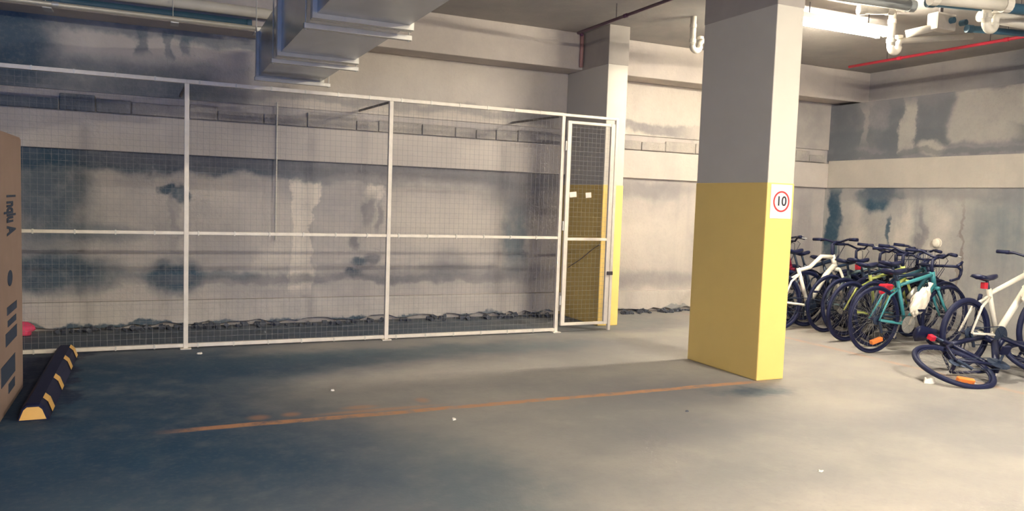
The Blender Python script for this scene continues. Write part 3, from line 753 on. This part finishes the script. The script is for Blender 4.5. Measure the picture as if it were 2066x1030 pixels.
    for s_ in (-1, 1):
        pc = BB+Vector((0, s_*.115, 0))-d*.17*s_
        obj('pedal', bx(pc.x-.045, pc.x+.045, pc.y-.04, pc.y+.04, pc.z-.011, pc.z+.011, bev=.004), M_black, c_)
    ch = bmesh.new(); tube(ch, [BB+Vector((0, -.045, .09)), (0, -.045, r+.045)], .004, 4); tube(ch, [BB+Vector((0, -.045, -.09)), (.06, -.045, r-.11), (0, -.045, r-.06)], .004, 4)
    obj('chain', ch, M_dkgrey, t)
    cs = lathe(bmesh.new(), [(.052, -.036), (.048, -.042), (.035, -.048), (.02, -.05), (.02, -.03), (.052, -.034)], 'y', (0, 0, r), 20)
    obj('sprockets', cs, M_dkgrey, t)
    obj('derailleur', tube(bmesh.new(), [(.0, -.065, r-.01), (.03, -.062, r-.07), (.06, -.05, r-.125)], [.012, .014, .016], 6), M_dkgrey, t)
    if bottle:
        m_ = (HB+BB)/2; dd = (HB-BB).normalized(); nn = Vector((-dd.z, 0, dd.x)); c0 = m_+nn*.055
        bb = bmesh.new(); tube(bb, [c0-dd*.09, c0+dd*.05, c0+dd*.07, c0+dd*.075, c0+dd*.10], [.034, .034, .028, .018, .014], 12)
        obj('water_bottle', bb, bottle, t, True)
    if rear_light: obj('rear_light', bx(SD.x-.05, SD.x+.0, -.022, .022, SD.z-.11, SD.z-.05, bev=.006), M_redpl, t)
    if guard:
        for cx_ in (0, wb):
            gd = bmesh.new(); A_ = [(cx_+(r+.02)*math.cos(a), 0, r+(r+.02)*math.sin(a)) for a in [math.radians(q) for q in range(20, 175, 12)]]
            tube(gd, A_, .024, 6, flat=.2); obj('mudguard', gd, guard, t)
    if basket:
        bk = bmesh.new(); x0, x1, y0, y1, z0, z1 = wb-.10, wb+.16, -.17, .17, bz-.22, bz-.0
        for zz in (z0, (z0+z1)/2, z1): tube(bk, [(x0, y0, zz), (x1, y0, zz), (x1, y1, zz), (x0, y1, zz)], .004, 4, closed=True)
        for i in range(8):
            f = i/7
            for yy in (y0, y1): tube(bk, [(x0+(x1-x0)*f, yy, z0), (x0+(x1-x0)*f, yy, z1)], .003, 4)
            for xx in (x0, x1): tube(bk, [(xx, y0+(y1-y0)*f, z0), (xx, y0+(y1-y0)*f, z1)], .003, 4)
            tube(bk, [(x0+(x1-x0)*f, y0, z0), (x0+(x1-x0)*f, y1, z0)], .003, 4)
        obj('basket', bk, M_dkgrey, t)
    return t
RD = math.radians
# far to near, noses to the right wall
bicycle('black mountain bike deepest in the row, beside the back wall', (6.9, 8.0, 0), RD(3), RD(3), 'mtb', M_black, bz=1.06, sh=.95)
bicycle('maroon framed bicycle half hidden behind the foreground pillar', (6.55, 7.5, 0), RD(-3), RD(-4), 'city', M_maroon, bz=1.04, r=.34, tw=.035, rear_light=True)
bicycle('dark bicycle with flat bars between the maroon and white mountain bikes', (7.1, 7.2, 0), RD(3), RD(-3), 'mtb', M_navy, bz=1.05)
bicycle('white mountain bike with curved frame half hidden by the foreground pillar', (6.62, 6.85, 0), RD(-2), RD(-3), 'mtb', M_bwhite, bz=1.07, curved=True, fork=M_bwhite, hz=.06, sh=.93)
bicycle('slate grey bicycle just in front of the white mountain bike', (7.1, 6.62, 0), RD(2), RD(4), 'city', M_slate, bz=.98, r=.34, tw=.032, bottle=M_bag, sh=.84)
bicycle('dark bicycle with a wire basket in the middle of the row', (7.12, 6.36, 0), RD(-3), RD(-4), 'city', M_navy, bz=.98, basket=True, r=.33, tw=.035, sh=.86, rear_light=True)
bicycle('lime green framed bicycle behind the teal one', (6.85, 6.09, 0), RD(2), RD(3), 'city', M_lime, bz=1.0, r=.33, tw=.035, sh=.84, fork=M_lime)
bicycle('slim navy racing bicycle with drop bars just behind the teal one', (6.88, 5.77, 0), RD(-2), RD(-2), 'road', M_navy, bz=.97, hz=-.03, r=.34, tw=.024, sh=.88)
bicycle('teal road bicycle with pale bands on its tubes and raised black bars', (6.55, 5.50, 0), RD(-2), RD(2), 'city', M_teal, bz=1.0, r=.34, tw=.028, wb=1.0, refl=RD(165), sh=.83)
bicycle('dark teal bicycle with silver bottle, half hidden behind the teal bicycle', (7.12, 5.93, 0), RD(1), RD(-3), 'city', M_dteal, bz=.93, r=.34, tw=.03, wb=1.0, sh=.76, bottle=M_silver)
bicycle('white mountain bike standing at the right edge with a black saddle', (6.86, 4.74, 0), RD(-2), RD(0), 'mtb', M_bwhite, bz=1.06, r=.325, tw=.052, sh=.84, rear_light=True, hz=.08)
bicycle('black bicycle fallen low to the floor in front of the white mountain bike', (6.17, 4.06, 0), RD(-7), RD(-69), 'mtb', M_black, bz=1.0, r=.335, tw=.045, refl=RD(200), rear_light=True)
bicycle('black town bicycle wedged between the basket bicycle and the lime green one', (7.25, 6.22, 0), RD(4), RD(5), 'city', M_black, bz=1.0, r=.34, tw=.035, sh=.82, guard=M_black)
bicycle('dark blue bicycle with mudguards behind the white mountain bike frame', (7.2, 7.02, 0), RD(-2), RD(-2), 'city', M_navy, bz=.98, r=.34, tw=.035, sh=.84, guard=M_black)
# bags and other loose things on the bicycles
def bag(label, x, y, z, sx, sy, sz, rot=0, mat=M_bag, name='plastic_bag', cat='bag'):
    bm = bmesh.new(); bmesh.ops.create_icosphere(bm, subdivisions=4, radius=1)
    for v in bm.verts:
        n = v.co.normalized(); k = 1+.10*math.sin(n.x*6+n.z*8)+.06*math.sin(n.y*13+n.z*5)+.05*math.sin(n.x*17)
        kz = 1-.35*max(0, n.z)
        v.co = Vector((n.x*sx*k*kz, n.y*sy*k*kz, n.z*sz*k))
    o = obj(name, bm, mat, None, True); o.location = (x, y, z); o.rotation_euler = (0, rot, 0)
    knot = tube(bmesh.new(), [(0, 0, sz*.85), (.01, 0, sz*1.1), (-.01, 0, sz*1.35)], [sx*.25, sx*.12, sx*.3], 8); obj('knot', knot, mat, o, True)
    tag(o, label, cat); return o
bag('large white plastic bag hung on the teal bicycle frame', 7.06, 5.38, .53, .09, .06, .17, RD(40))
bag('white plastic bag on the white mountain bike at the right edge', 7.52, 4.60, .68, .065, .05, .09, RD(20))
bag('round white bag higher up at the right edge', 7.66, 4.62, .80, .06, .05, .075, RD(0))
o = obj('red_pannier', bx(-.06, .06, -.04, .04, -.055, .055, bev=.015), M_redpl); o.location = (6.90, 5.66, .62); tag(o, 'small red pannier box showing between the teal and lime bicycles', 'pannier')
obj('lid', bx(-.063, .063, -.043, .043, .03, .045, bev=.006), M_redpl, o)
# small white round fitting on the right wall
t = thing('wall_fitting', 'small round white fitting on the right wall above the bars', 'wall fitting', (RX, 6.71, 1.05))
obj('disc', lathe(bmesh.new(), [(.055, -.004), (.055, -.03), (.045, -.045), (.02, -.05)], 'x', (0, 0, 0), 20), M_bag, t, True)
obj('back_plate', lathe(bmesh.new(), [(.062, 0), (.062, -.006), (.055, -.008)], 'x', (0, 0, 0), 20), M_bag, t)
